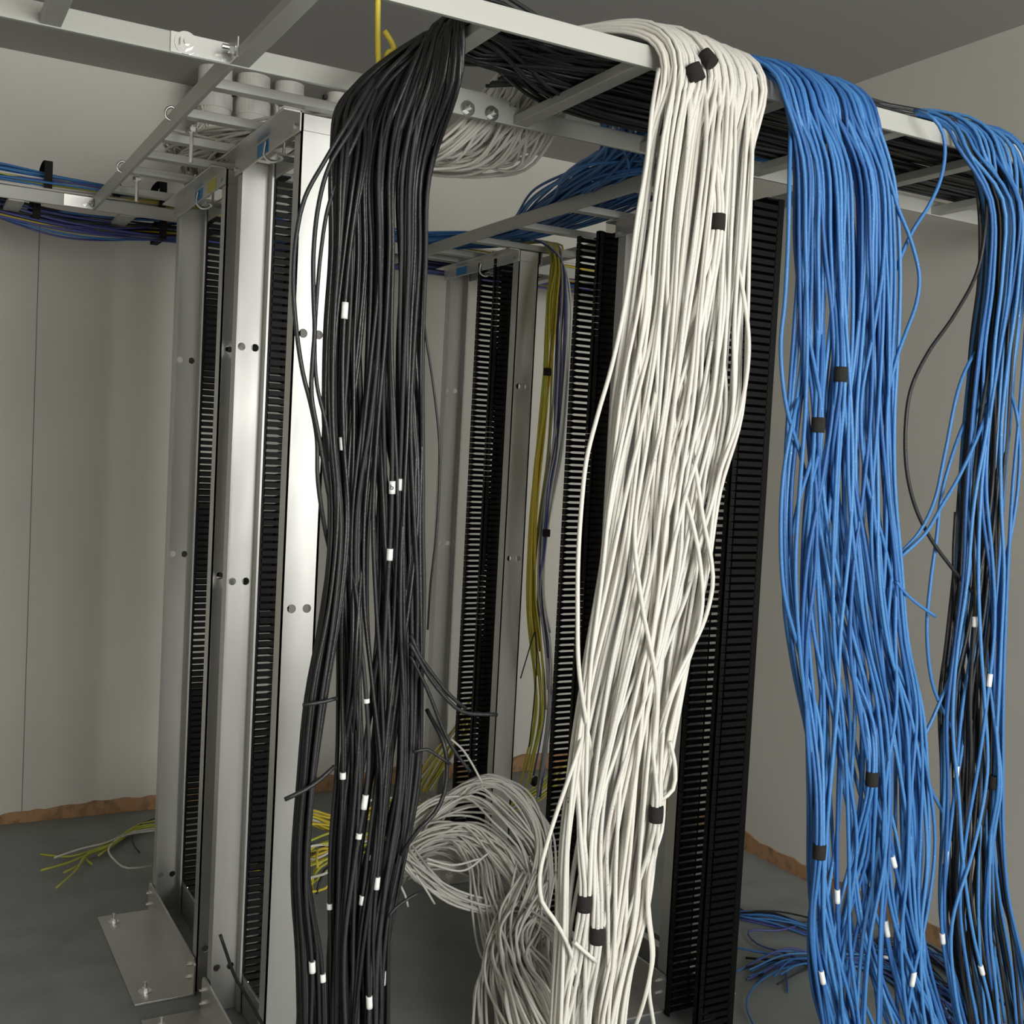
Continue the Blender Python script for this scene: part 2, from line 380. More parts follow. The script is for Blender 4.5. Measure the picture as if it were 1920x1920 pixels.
# ------------------------------------------------------------------ conduits at the back
for x, r, zb, lb in ((1.010, .060, 2.545, 'leftmost white conduit stub coming down from the ceiling at the back'),
                 (1.150, .060, 2.545, 'white conduit stub second from the left, against its wide left neighbour'),
                 (1.285, .055, 2.56, 'white conduit stub third from the left, just left of the rack top'),
                 (1.475, .045, 2.60, 'rightmost white conduit stub, standing apart beside the black cables')):
    t = thing('conduit', (x, 4.20, zb), lb, 'conduit')
    n = 28; v = []
    for rr, z in ((r, zb), (r, ZC), (r-.006, ZC), (r-.006, zb)):
        v += [(x+rr*math.cos(6.2832*i/n), 4.20+rr*math.sin(6.2832*i/n), z) for i in range(n)]
    f = [(k*n+i, k*n+(i+1) % n, ((k+1) % 4)*n+(i+1) % n, ((k+1) % 4)*n+i) for k in range(4) for i in range(n)]
    MB().add(v, f).build('pipe', PVC, t, smooth=False)
    MB().cyl((x, 4.20, zb+.12), 2, r+.004, .05, 28).build('coupling', PVC, t)
    MB().box((x-r-.012, 4.20-.012, zb+.16), (x+r+.012, 4.20+.012, zb+.175)).build('strap', RUBBER_SHADE, t)

# ------------------------------------------------------------------ hanging bundles
R = .0038
def env_table(rows, Y):
    out = []
    for (y, xl, xr) in rows:
        a = on(xl, y, 1, Y); b = on(xr, y, 1, Y); out.append(((a[2]+b[2])/2, a[0], b[0]))
    out.sort(key=lambda r: -r[0]); return np.array(out)
def env_at(T, z):
    return np.interp(-z, -T[:, 0], T[:, 1]), np.interp(-z, -T[:, 0], T[:, 2])
def pack(k):
    """offsets of k round strands packed in a circle, unit = strand radius"""
    out = [(0, 0)]+[(2.02*math.cos(a), 2.02*math.sin(a)) for a in np.arange(6)*math.pi/3]+[(3.9*math.cos(a+.26), 3.9*math.sin(a+.26)) for a in np.arange(12)*math.pi/6]
    return out[:k]
def bundle(n, T, Yc, thick, ztop, zbot, wraps=(), ngroup=9, spread=.22, amp=.30, r=R, dz=.15, yamp=.25, gamp=.30):
    """list of n strands; each is a list of points from ztop down to zbot inside the envelope T"""
    G = [dict(c=-.86+1.72*(g+.5)/ngroup, w=wander(2, 1.1, 3.0)) for g in range(ngroup)]
    strands = []
    order = rng.permutation(n)
    wr = []
    for (px, py, k) in wraps:
        p = on(px, py, 1, Yc-thick*.55); wr.append((p, k))
    S = []
    for i in range(n):
        g = G[int(i*ngroup/n)]
        S.append(dict(g=g, o=rng.uniform(-spread, spread), w=wander(3, .75, 2.6), v=rng.uniform(-1, 1), vw=wander(2, .8, 2), u0=-1+2*(i+.5)/n, wr={}))
    for wi, (p, k) in enumerate(wr):
        xl, xr = env_at(T, p[2]); u = (p[0]-(xl+xr)/2)/max(.01, (xr-xl)/2)
        cand = sorted([s for s in range(n) if not any(abs(wr[q][0][2]-p[2]) < .16 for q in S[s]['wr'])], key=lambda s: abs(S[s]['u0']-u)-.25*S[s]['v'])[:k]
        for s, off in zip(cand, pack(k)): S[s]['wr'][wi] = off
    for s in S:
        pts = []; z = ztop
        while z > zbot:
            for wi in s['wr']:
                zq = wr[wi][0][2]
                if z-.09 < zq < z+.06 and abs(z-zq) > .001 and zq not in [q_[2] for q_ in pts]: z = zq
            xl, xr = env_at(T, z); xc, hw = (xl+xr)/2, (xr-xl)/2-r
            ramp = min(1, (ztop-z)/.7); ramp = ramp*ramp*(3-2*ramp)
            u = .45*s['u0']+.55*(s['g']['c']+s['o'])+gamp*s['g']['w'](z)+amp*s['w'](z)
            u = math.sin(max(-1.35, min(1.35, u*1.18)))*ramp+s['u0']*.97*(1-ramp)
            vv = s['v']+yamp*s['vw'](z); lim = math.sqrt(max(.12, 1-u*u*.8)); vv = max(-1, min(1, vv))*lim
            p = np.array([xc+hw*u, Yc+thick*vv, z])
            for wi, off in s['wr'].items():
                q = wr[wi][0]; wgt = math.exp(-((z-q[2])/.19)**2)
                tgt = np.array([q[0]+off[0]*r, Yc-thick-.004+off[1]*r, z]); p = p*(1-wgt)+tgt*wgt
            pts.append(p); z -= dz*rng.uniform(.9, 1.1)
        strands.append(pts)
    return strands, [(np.array([q[0], Yc-thick-.004, q[2]]), k) for q, k in wr], S
def wrap_band(p, k, label, r=R, h=.028, direction=(0, 0, 1), group=None, rad=None):
    d = np.array(direction, float); d /= np.linalg.norm(d)
    rad = rad or r*(3.05 if k <= 7 else 4.9)+.0012
    P = np.array([p-d*h/2, p-d*h/2*.6, p, p+d*h/2*.6, p+d*h/2])
    rr = rad*np.array([.97, 1.0, 1.01, 1.0, .97])
    me = tube_mesh('cable_wrap', P, rr, VELCRO, 18); o = link('cable_wrap', me); tag(o, label, 'cable wrap', group)
    # loose tail of the tape
    return o

# ---- white bundle
WT = env_table([(150, 1222, 1385), (200, 1222, 1415), (300, 1213, 1418), (400, 1196, 1413), (500, 1182, 1410), (600, 1168, 1404), (700, 1146, 1398), (800, 1138, 1388),
                (900, 1130, 1352), (1000, 1122, 1330), (1100, 1112, 1322), (1200, 1095, 1300), (1300, 1084, 1280), (1400, 1070, 1264), (1500, 1056, 1240),
                (1600, 1046, 1236), (1700, 1042, 1222), (1800, 1036, 1196), (1920, 1030, 1165), (2150, 1015, 1170)], 1.605)
wst, wwr, wS = bundle(88, WT, 1.605, .034, 2.00, .10, wraps=[(1333, 420, 7), (1218, 1520, 7), (1085, 1685, 7), (1108, 1745, 7)], ngroup=11, amp=.34)
for i, pts in enumerate(wst):
    u = (i+.5)/88; xt = 1.135+.215*u+rng.normal(0, .006); h = rng.uniform(0, 1); k = .7+.3*math.sin(u*math.pi)
    v = wS[i]['v']
    top = [(1.00+rng.normal(0, .02), 4.19+rng.normal(0, .02), 2.64), (.99+rng.normal(0, .03), 4.16+rng.normal(0, .02), 2.52), (.90+rng.normal(0, .04), 3.75+rng.normal(0, .06), 2.33+rng.normal(0, .03)),
           (.73+rng.normal(0, .05), 3.15+rng.normal(0, .07), 2.20+rng.uniform(0, .05)), (.78+rng.normal(0, .04), 2.85, 2.185+rng.uniform(0, .035)),
           (.90+rng.normal(0, .03), 2.60, 2.19+rng.uniform(-.005, .03)), (1.02+.10*(u-.5)+rng.normal(0, .03), 2.42, 2.115+rng.uniform(-.03, .05)), (1.12+.20*(u-.5)+rng.normal(0, .025), 2.25, 2.115+rng.uniform(-.035, .05)),
           (1.15+.17*(u-.5)+rng.normal(0, .02), 2.112, 2.181+.022*h), (1.11+.18*(u-.5)+rng.normal(0, .015), 1.93, 2.205+.022*h),
           (xt-.045, 1.76, 2.213+.026*h*k), (xt-.004, 1.672, 2.190+.034*h*k), (xt+.012, 1.640-.018*h, 2.165+.012*h), (xt+.016, 1.622-.020*h, 2.125)]
    cable('white_cable', [np.array(p) for p in top]+pts[1:] if False else [np.array(p) for p in top]+pts, R*rng.uniform(.97, 1.05), WHITEC,
          'long white network cable draped over the front rail in the thick white bundle', 'white cables of the hanging bundle')
WRAPL = ['black tape wrap peeking out high in the white bundle, below the pair at its top', 'black tape wrap low on the right side of the white bundle',
         'small black tape wrap low on the left edge of the white bundle', 'black tape wrap lowest of all on the white bundle']
for (p, k), lb in zip(wwr, WRAPL): wrap_band(p, k, lb)

# ---- blue bundle
BTb = env_table([(150, 1468, 1610), (200, 1475, 1650), (300, 1486, 1672), (400, 1488, 1684), (500, 1486, 1688), (600, 1482, 1688), (700, 1478, 1684), (800, 1472, 1680), (900, 1468, 1680),
                 (1000, 1466, 1684), (1100, 1468, 1690), (1200, 1478, 1696), (1300, 1492, 1722), (1400, 1502, 1734), (1500, 1508, 1742), (1600, 1510, 1754),
                 (1700, 1512, 1756), (1800, 1525, 1762), (1920, 1552, 1790), (2150, 1570, 1850)], 1.605)
bst, bwr, bS = bundle(84, BTb, 1.605, .034, 2.02, .10, wraps=[(1562, 703, 7), (1520, 797, 7), (1621, 1455, 7), (1523, 1590, 7)], ngroup=9, amp=.42, gamp=.36)
def blue_top(i, n, xt, h):
    a = rng.uniform(0, 1)
    return [(-1.4, 3.90+rng.normal(0, .06), 2.19+.06*h), (.1, 3.88+rng.normal(0, .06), 2.185+.07*h), (.9, 3.88+rng.normal(0, .06), 2.18+.05*h), (1.45+rng.normal(0, .03), 3.86+rng.normal(0, .03), 2.185+.04*h),
            (1.74+rng.normal(0, .04), 3.62+rng.normal(0, .05), 2.175+.03*h), (1.74+.14*a, 3.30+rng.normal(0, .02), 2.17+.03*h), (1.64+.24*a+rng.normal(0, .02), 2.85, 2.172+.05*h),
            (1.52+.30*a+rng.normal(0, .02), 2.42, 2.168+.05*h), (xt-.02+.06*(a-.5), 2.112, 2.195+.03*h), (xt-.07, 1.90, 2.21+.025*h), (xt-.045, 1.76, 2.207+.026*h),
            (xt-.006, 1.672, 2.184+.030*h), (xt+.012, 1.640-.018*h, 2.158+.012*h), (xt+.018, 1.622-.018*h, 2.125)]
for i, pts in enumerate(bst):
    u = (i+.5)/84; xt = 1.395+.235*u+rng.normal(0, .006); h = rng.uniform(0, 1)
    cable('blue_cable', [np.array(p) for p in blue_top(i, 84, xt, h)]+pts, R*rng.uniform(.97, 1.05), BLUEC,
          'long blue network cable draped over the front rail in the wide blue bundle', 'blue cables of the wide hanging bundle')
WRAPL = ['dark tape wrap highest on the wide blue bundle', 'dark tape wrap left of and below the highest one on the blue bundle',
         'dark tape wrap on the middle of the blue bundle near knee height', 'grey worn tape wrap on the left edge low on the blue bundle']
for (p, k), lb in zip(bwr, WRAPL): wrap_band(p, k, lb)

# ---- right bundle, blue and black strands mixed
RT = env_table([(250, 1795, 1900), (300, 1818, 1925), (400, 1838, 1925), (500, 1842, 1918), (600, 1826, 1914), (700, 1812, 1906), (800, 1800, 1902), (900, 1790, 1896), (1000, 1785, 1888), (1100, 1785, 1880),
                (1200, 1772, 1872), (1300, 1758, 1868), (1400, 1762, 1868), (1500, 1765, 1866), (1600, 1760, 1872), (1700, 1755, 1884), (1800, 1765, 1905), (1920, 1790, 1925), (2150, 1800, 1960)], 1.60)
NR = 56
rst, rwr, rS = bundle(NR, RT, 1.60, .034, 2.02, .10, wraps=[(1849, 1462, 7)], ngroup=8, amp=.56, gamp=.36)
for i, pts in enumerate(rst):
    u = (i+.5)/NR; xt = 1.845+.235*u+rng.normal(0, .006); h = rng.uniform(0, 1)
    blk = (i*5) % 56 < 30
    if blk:
        pts = [np.array([.72*p[0]+.28*(sum(env_at(RT, p[2]))/2+.004), p[1]+.008, p[2]]) for p in pts]; xt = 1.91+.10*u
        y0 = rng.uniform(1.70, 1.86)
        top = [(1.02, rng.uniform(1.75, 2.05), 2.175), (1.35, y0+.05, 2.19), (1.62, y0, 2.205), (xt-.14, 1.735, 2.198+.02*h), (xt-.05, 1.69, 2.186+.02*h), (xt-.006, 1.665, 2.180+.012*h), (xt+.012, 1.641, 2.155), (xt+.018, 1.626, 2.12)]
        cable('black_cable', [np.array(p) for p in top]+pts, R*rng.uniform(.97, 1.05), BLACKC,
              'black cable hanging among the blue ones in the rightmost bundle', 'black cables of the rightmost hanging bundle')
    else:
        pts = [np.array([p[0], p[1]-.008, p[2]]) for p in pts]
        cable('blue_cable', [np.array(p) for p in blue_top(i, NR, xt, h)]+pts, R*rng.uniform(.97, 1.05), BLUEC,
              'blue cable hanging among black ones in the narrow rightmost bundle', 'blue cables of the rightmost hanging bundle')
for (p, k), lb in zip(rwr, ['black tape wrap low on the narrow rightmost bundle']): wrap_band(p, k, lb)

# ---- black bundle: runs along the tray, drops over a rung, hangs in a wide bunch and a slimmer left bunch
KT = env_table([(150, 692, 828), (200, 668, 822), (250, 655, 818), (300, 648, 815), (400, 645, 812), (500, 650, 808), (600, 642, 806), (700, 632, 812), (800, 622, 818), (900, 620, 818), (1000, 622, 812), (1100, 624, 808), (1200, 628, 804),
                (1300, 632, 797), (1400, 635, 792), (1500, 626, 786), (1600, 620, 768), (1700, 620, 742), (1800, 614, 736), (1920, 620, 734), (2150, 620, 732)], 1.85)
LT = env_table([(150, 690, 760), (200, 655, 735), (250, 628, 710), (300, 608, 690), (400, 612, 662), (500, 612, 655), (600, 605, 645), (700, 592, 640), (800, 598, 640), (900, 606, 648), (1000, 612, 650), (1100, 604, 640), (1200, 586, 628),
                (1300, 568, 610), (1400, 560, 596), (1500, 552, 583), (1600, 545, 574), (1700, 543, 586), (1800, 554, 606), (1920, 556, 610), (2150, 560, 615)], 1.82)
kst, kwr, kS = bundle(78, KT, 1.86, .042, 1.93, .10, wraps=[(660, 1210, 7)], ngroup=9, amp=.34)
lst, lwr, lS = bundle(26, LT, 1.81, .022, 1.93, .10, ngroup=4, amp=.42, spread=.3)
def black_top(u, h, xt):
    yt = 1.945-.225*u+rng.normal(0, .012)
    y1 = 1.70+.37*((u*7.3+h*3.1) % 1.0); z1 = 2.159+.045*((h*5.7+u) % 1.0)
    y2 = y1+rng.normal(0, .05)
    f = lambda: min(2.09, max(1.68, y1+rng.normal(0, .006)))
    g = lambda: z1+rng.normal(0, .002)
    return [(2.86, f(), g()), (2.45, f(), g()), (2.1, f(), g()), (1.8, f(), g()), (1.5, f(), g()), (1.25, f(), g()), (1.08, .6*y1+.4*yt, g()), (.93, yt+.02, 2.170+.045*h), (.86, yt, 2.172+.045*h), (.815, yt, 2.150+.038*h), (xt, yt+.003, 2.06+.02*h)]
for i, pts in enumerate(kst):
    u = (i+.5)/78; h = rng.uniform(0, 1)
    xt = .5*pts[0][0]+.5*.805
    cable('black_cable', [np.array(p) for p in black_top(u, h, xt)]+pts, R*rng.uniform(.97, 1.05), BLACKC,
          'black network cable from the tray hanging in the thick leftmost bundle', 'black cables of the leftmost hanging bundle')
for i, pts in enumerate(lst):
    u = .35*(i+.5)/26; h = rng.uniform(0, 1); xt = .55*pts[0][0]+.45*.79
    cable('black_cable', [np.array(p) for p in black_top(u, h, xt)]+pts, R*rng.uniform(.97, 1.05), BLACKC,
          'black network cable in the slimmer bunch at the left edge of the black bundle', 'black cables of the slim left bunch')

# ------------------------------------------------------------------ single strands that leave their bundle
def px(pts, Y=None):
    return [on(p[0], p[1], 1, p[2] if len(p) > 2 else Y) for p in pts]
def stray(kind, m, pts, Y, label, r=R, group=None):
    cut = ' end ' in label or 'cut' in label or 'stub' in label or 'curl' in label
    pts = [tuple(p) if len(p) > 2 else (p[0], p[1], Y) for p in pts]
    if not cut and len(pts) > 6: pts[0] = (pts[0][0], pts[0][1], Y+.045); pts[-1] = (pts[-1][0], pts[-1][1], Y+.055); pts[-2] = (pts[-2][0], pts[-2][1], pts[-2][2]+.015)
    return cable(kind, px(pts, Y), r, m, label, group, step=.014)
stray('black_cable', BLACKC, [(700, 150), (655, 225), (610, 300), (572, 370), (556, 440), (550, 530), (556, 620), (568, 700), (582, 755), (594, 820), (596, 900), (608, 985), (625, 1060)], 1.80, 'black cable bowing out farthest left of the black bundle')
stray('black_cable', BLACKC, [(700, 165), (660, 240), (618, 310), (598, 380), (588, 470), (588, 560), (590, 620), (586, 680), (584, 740), (600, 830), (615, 920), (630, 990)], 1.795, 'black cable just inside the outermost one left of the black bundle')
stray('black_cable', BLACKC, [(705, 170), (672, 250), (640, 320), (615, 390), (602, 470), (594, 560), (590, 640), (594, 720), (612, 800), (622, 900), (630, 1000)], 1.80, 'third black cable from the left edge at the top of the black bundle')
stray('black_cable', BLACKC, [(628, 1436), (600, 1462), (570, 1482), (534, 1499)], 1.78, 'cut black cable end poking out left from the low black bundle')
stray('black_cable', BLACKC, [(632, 1309), (605, 1316), (568, 1322)], 1.78, 'short cut black end sticking out left of the slim black bunch', r=.0033)
stray('black_cable', BLACKC, [(770, 1190), (785, 1225), (812, 1265), (845, 1305), (874, 1329)], 1.80, 'cut black cable reaching right from the black bundle, upper of two')
stray('black_cable', BLACKC, [(768, 1205), (800, 1262), (830, 1302), (866, 1334), (932, 1340)], 1.79, 'cut black cable reaching right in front of the far cable manager, lower of two')
stray('black_cable', BLACKC, [(770, 1230), (800, 1290), (828, 1360), (850, 1405), (882, 1447)], 1.80, 'black cable slanting down right from the black bundle onto the white floor pile', r=.0034)
stray('black_cable', BLACKC, [(775, 1410), (800, 1405), (822, 1418), (844, 1432)], 1.79, 'short black curl with a cut end right of the black bundle', r=.003)
stray('black_cable', BLACKC, [(800, 1330), (832, 1395), (838, 1440), (832, 1490), (815, 1525), (785, 1556), (760, 1590), (742, 1620)], 1.80, 'black cable looping round the low right side of the black bundle')
stray('black_cable', BLACKC, [(790, 1672), (765, 1685), (740, 1704), (728, 1720)], 1.79, 'thin black end near the floor right of the black bundle', r=.0028)
stray('black_cable', BLACKC, [(792, 560), (797, 620), (812, 720), (823, 820), (824, 900), (818, 1000), (808, 1090), (802, 1180)], 1.84, 'fine dark cable bowing out right of the black bundle', r=.0022)
# black stub on the left rack
stray('black_cable', BLACKC, [(413, 1753), (424, 1785), (440, 1830), (470, 1880), (500, 1935), (520, 1975)], 2.25, 'cut black cable leaning against the foot of the left racks')
# white
stray('white_cable', WHITEC, [(1235, 130), (1222, 210), (1212, 310), (1196, 400), (1180, 520), (1166, 600), (1146, 690), (1120, 780), (1100, 860), (1090, 950), (1084, 1050), (1083, 1150), (1085, 1250), (1100, 1360), (1115, 1450)], 1.575, 'white cable hanging well left of the white bundle')
stray('white_cable', WHITEC, [(1290, 800), (1306, 890), (1318, 970), (1335, 1060), (1336, 1100), (1322, 1160), (1300, 1210), (1272, 1265), (1240, 1360), (1225, 1430)], 1.57, 'white cable looping out right of the white bundle, outer one')
stray('white_cable', WHITEC, [(1270, 880), (1296, 970), (1312, 1050), (1317, 1130), (1306, 1190), (1290, 1240), (1262, 1300), (1235, 1400), (1215, 1500)], 1.572, 'white cable looping out right of the white bundle, inner one')
stray('white_cable', WHITEC, [(1370, 430), (1392, 540), (1404, 640), (1398, 720), (1380, 800), (1352, 880), (1330, 960), (1300, 1060), (1280, 1150)], 1.575, 'white cable bowing along the right edge of the white bundle')
stray('white_cable', WHITEC, [(1105, 1340), (1080, 1420), (1050, 1505), (1026, 1580), (1012, 1640), (1016, 1690), (1036, 1720), (1062, 1765), (1085, 1840), (1095, 1900)], 1.575, 'white cable bulging out left low on the white bundle')
stray('white_cable', WHITEC, [(1240, 1480), (1222, 1570), (1213, 1640), (1218, 1720), (1225, 1790), (1217, 1850), (1226, 1925), (1230, 2000)], 1.575, 'white cable hanging apart right of the low white bundle, right of two')
stray('white_cable', WHITEC, [(1246, 1480), (1240, 1560), (1220, 1620), (1214, 1700), (1222, 1800), (1212, 1860), (1195, 1915), (1170, 1970)], 1.57, 'white cable swinging left at its foot right of the low white bundle, left of two')
stray('white_cable', WHITEC, [(1256, 1390), (1266, 1440), (1262, 1480), (1240, 1500)], 1.57, 'short white loop on the right edge of the white bundle')
stray('white_cable', WHITEC, [(1076, 1766), (1095, 1783), (1118, 1803)], 1.56, 'cut white cable end pointing down right across the low white bundle')
stray('white_cable', WHITEC, [(1235, 700), (1210, 850), (1190, 1000), (1205, 1140), (1232, 1290), (1222, 1420), (1206, 1560)], 1.565, 'white cable crossing the front of the white bundle from upper right')
# blue
stray('blue_cable', BLUEC, [(1715, 206), (1750, 222), (1768, 250), (1772, 285), (1764, 335), (1742, 385), (1712, 432), (1686, 490), (1662, 560), (1645, 660)], 1.60, 'blue cable bowing through the gap between the two blue bundles')
stray('blue_cable', BLUEC, [(1630, 230), (1660, 310), (1684, 390), (1708, 450), (1724, 520), (1718, 570), (1700, 620), (1682, 670), (1660, 760), (1645, 850)], 1.585, 'blue cable looping out right of the wide blue bundle')
stray('blue_cable', BLUEC, [(1482, 240), (1480, 340), (1478, 440), (1472, 560), (1464, 650), (1474, 760), (1500, 850), (1520, 940)], 1.58, 'blue cable hanging just left of the wide blue bundle')
stray('blue_cable', BLUEC, [(1510, 700), (1484, 800), (1468, 900), (1464, 1010), (1470, 1110), (1495, 1210), (1520, 1300)], 1.58, 'blue cable bulging left halfway down the wide blue bundle')
stray('blue_cable', BLUEC, [(1680, 1090), (1694, 1108), (1715, 1128), (1754, 1156)], 1.58, 'cut blue end pointing down right of the wide blue bundle', r=.0033)
stray('blue_cable', BLUEC, [(1868, 700), (1840, 800), (1800, 890), (1765, 950), (1735, 1000), (1688, 1045), (1650, 1080)], 1.58, 'blue cable arching from the rightmost bundle towards the wide one, upper')
stray('blue_cable', BLUEC, [(1850, 620), (1800, 720), (1772, 850), (1752, 940), (1722, 1000), (1680, 1045), (1640, 1090)], 1.59, 'blue cable arching from the rightmost bundle towards the wide one, lower')
stray('blue_cable', BLUEC, [(1882, 700), (1905, 770), (1912, 830), (1908, 920), (1896, 1000), (1878, 1090), (1866, 1200)], 1.575, 'blue cable bowing right of the rightmost bundle')
stray('blue_cable', BLUEC, [(1830, 740), (1790, 840), (1765, 930), (1756, 1010), (1745, 1090), (1738, 1180), (1748, 1280), (1785, 1370), (1810, 1450)], 1.60, 'blue cable hanging free left of the rightmost bundle')
stray('blue_cable', BLUEC, [(1810, 1180), (1785, 1260), (1752, 1340), (1728, 1400), (1738, 1460), (1775, 1540), (1800, 1620)], 1.60, 'blue cable bulging left low on the rightmost bundle')
stray('blue_cable', BLUEC, [(1545, 1700), (1560, 1760), (1574, 1830), (1580, 1900), (1590, 1980)], 1.575, 'blue cable splaying from the low left edge of the blue bundle')
stray('black_cable', BLACKC, [(1850, 300), (1848, 420), (1832, 510), (1790, 590), (1738, 665), (1708, 730), (1698, 800), (1700, 880), (1716, 950), (1745, 1010), (1785, 1065), (1825, 1112), (1862, 1146)], 1.59, 'black cable swinging far left of the rightmost bundle')
stray('black_cable', BLACKC, [(1860, 1450), (1874, 1560), (1876, 1660), (1896, 1740), (1925, 1830), (1960, 1930)], 1.60, 'black cable splaying out right at the foot of the rightmost bundle')
stray('black_cable', BLACKC, [(1866, 1500), (1886, 1680), (1902, 1800), (1912, 1920), (1918, 1990)], 1.59, 'black cable hanging apart at the right edge, nearly straight')
stray('black_cable', BLACKC, [(1792, 960), (1788, 1050), (1792, 1150), (1806, 1260), (1822, 1350)], 1.61, 'black cable hanging left of the dark core of the rightmost bundle')

# yellow cords hanging from above behind the black bundle
cable('hanging_cord', [np.array(p) for p in [(.752, 1.95, 2.62), (.752, 1.95, 2.45), (.752, 1.95, 2.25), (.760, 1.95, 2.13), (.775, 1.94, 2.02)]], .0055, YELC, 'straight yellow cord hanging from the ceiling behind the black bundle', cat='cord')
cable('hanging_cord', px([(720, 58), (730, 72), (738, 88), (738, 96), (728, 98), (724, 112), (732, 130), (745, 160)], 1.95), .0055, YELC, 'bent yellow cord end beside the straight yellow cord', cat='cord', step=.008)

# top pair of tape wraps over the white bundle where it bends over the rail
for (x, y, Yp, lb, d, kr) in ((1303, 137, 1.598, 'large black tape wrap on top of the white bundle where it bends down', (.35, -.25, -.9), .0148), (1328, 110, 1.600, 'smaller black tape wrap above right of the large one on the white bundle', (.35, -.55, -.75), .0125)):
    p = on(x, y, 1, Yp); wrap_band(p, 7, lb, h=.027, direction=d, rad=kr)

# ------------------------------------------------------------------ cables on the rear ladder against the back wall
KINDS = {'w': ('white_cable', WHITEC, 'white'), 'y': ('yellow_cable', YELC, 'yellow'), 'l': ('lime_cable', YELG, 'lime yellow'), 'v': ('violet_cable', PURC, 'violet blue'), 'b': ('blue_cable', BLUEC, 'blue'), 'g': ('grey_cable', GREYC, 'grey'), 'k': ('black_cable', BLACKC, 'black')}
def flows(n, ctrl, widths, kinds, label, group, r=R, jy=.02, conv=.5, zmin=.008, step=.028, endj=.0, ends=False):
    """n strands along 3-D control points, spread sideways within widths (metres, per point)"""
    ctrl = [np.array(c, float) for c in ctrl]; T = np.gradient(np.array(ctrl), axis=0)
    for i in range(n):
        a0 = rng.uniform(0, 6.28); rad = math.sqrt(rng.uniform(0, 1)); off = np.array([math.cos(a0), math.sin(a0)])*rad; sp = rng.normal(0, .5)
        pts = []
        for k, c in enumerate(ctrl):
            t = T[k]/np.linalg.norm(T[k]); s = np.cross(t, [0, 0, 1.0]); nn = np.linalg.norm(s); s = s/nn if nn > .2 else np.array([1.0, 0, 0]); u = np.cross(s, t)
            a = sp*k*.5; o = np.array([off[0]*math.cos(a)-off[1]*math.sin(a), off[0]*math.sin(a)+off[1]*math.cos(a)])
            w = widths[k] if not np.isscalar(widths) else widths
            p = c+s*o[0]*w+u*o[1]*w*.6+rng.normal(0, w*.18, 3)
            p[2] = max(p[2], zmin); pts.append(p)
        if endj: pts[-1] = pts[-1]+rng.normal(0, endj, 3)*np.array([1, 1, .3]); pts[-1][2] = max(pts[-1][2], zmin)
        kd = kinds[i % len(kinds)]; nm, m, cn = KINDS[kd]
        cable(nm, pts, r*rng.uniform(.95, 1.05), m, label.replace('COLOUR', cn), group.replace('COLOUR', cn), step=step)
flows(38, [(-1.5, 3.82, 2.185), (0, 3.81, 2.185), (.5, 3.80, 2.182), (.9, 3.82, 2.18), (1.5, 3.84, 2.18), (2.2, 3.86, 2.18), (2.8, 3.88, 2.18)], .055, 'wwywlwwvyyw', 'COLOUR cable lying on the rear ladder rack along the back wall', 'COLOUR cables on the rear ladder rack')
flows(34, [(-1.5, 3.97, 2.160), (0.1, 3.96, 2.162), (.5, 3.94, 2.122), (.9, 3.96, 2.150), (1.5, 3.98, 2.165), (2.8, 3.98, 2.17)], .055, 'vkvwkvbykvlkv', 'COLOUR cable sagging under the rear ladder rack by the back wall', 'COLOUR cables sagging at the rear ladder')
for (x, y, Yp, hgt, lb) in ((91, 333, 3.745, .090, 'tall black strap round the colourful run on the rear ladder'), (69, 392, 3.88, .050, 'black strap under the rear ladder at the far left'),
                       (220, 352, 3.745, .045, 'black strap on the yellow cables just right of the ladder corner'), (306, 365, 3.745, .07, 'black strap on the rear run left of the far rack top'), (306, 432, 3.87, .055, 'black strap on the sagging blue run left of the far rack')):
    p = on(x, y, 1, Yp); w = .0115; d = .15
    mb = MB(); n = 10; prof = []
    for k in range(n+1): a = math.pi*(k/n); prof.append((d/2-d/2*math.cos(a)*1.0, hgt/2+.014*math.sin(a)))
    prof = [(0, -hgt/2)]+prof+[(d, -hgt/2)]; m_ = len(prof)
    inner = [((y_-d/2)*.965+d/2, z_*.95) for y_, z_ in prof]
    v = [(p[0]+sx*w, p[1]+y_, p[2]+z_) for sx in (-1, 1) for y_, z_ in prof+inner]
    f = []
    for k in range(m_):
        q = (k+1) % m_; A, B = 0, 2*m_
        f += [(A+k, A+q, A+m_+q, A+m_+k), (B+k, B+m_+k, B+m_+q, B+q), (A+k, B+k, B+q, A+q), (A+m_+k, A+m_+q, B+m_+q, B+m_+k)]
    mb.add(v, f)
    tag(mb.build('cable_strap', VELCRO), lb, 'cable strap')

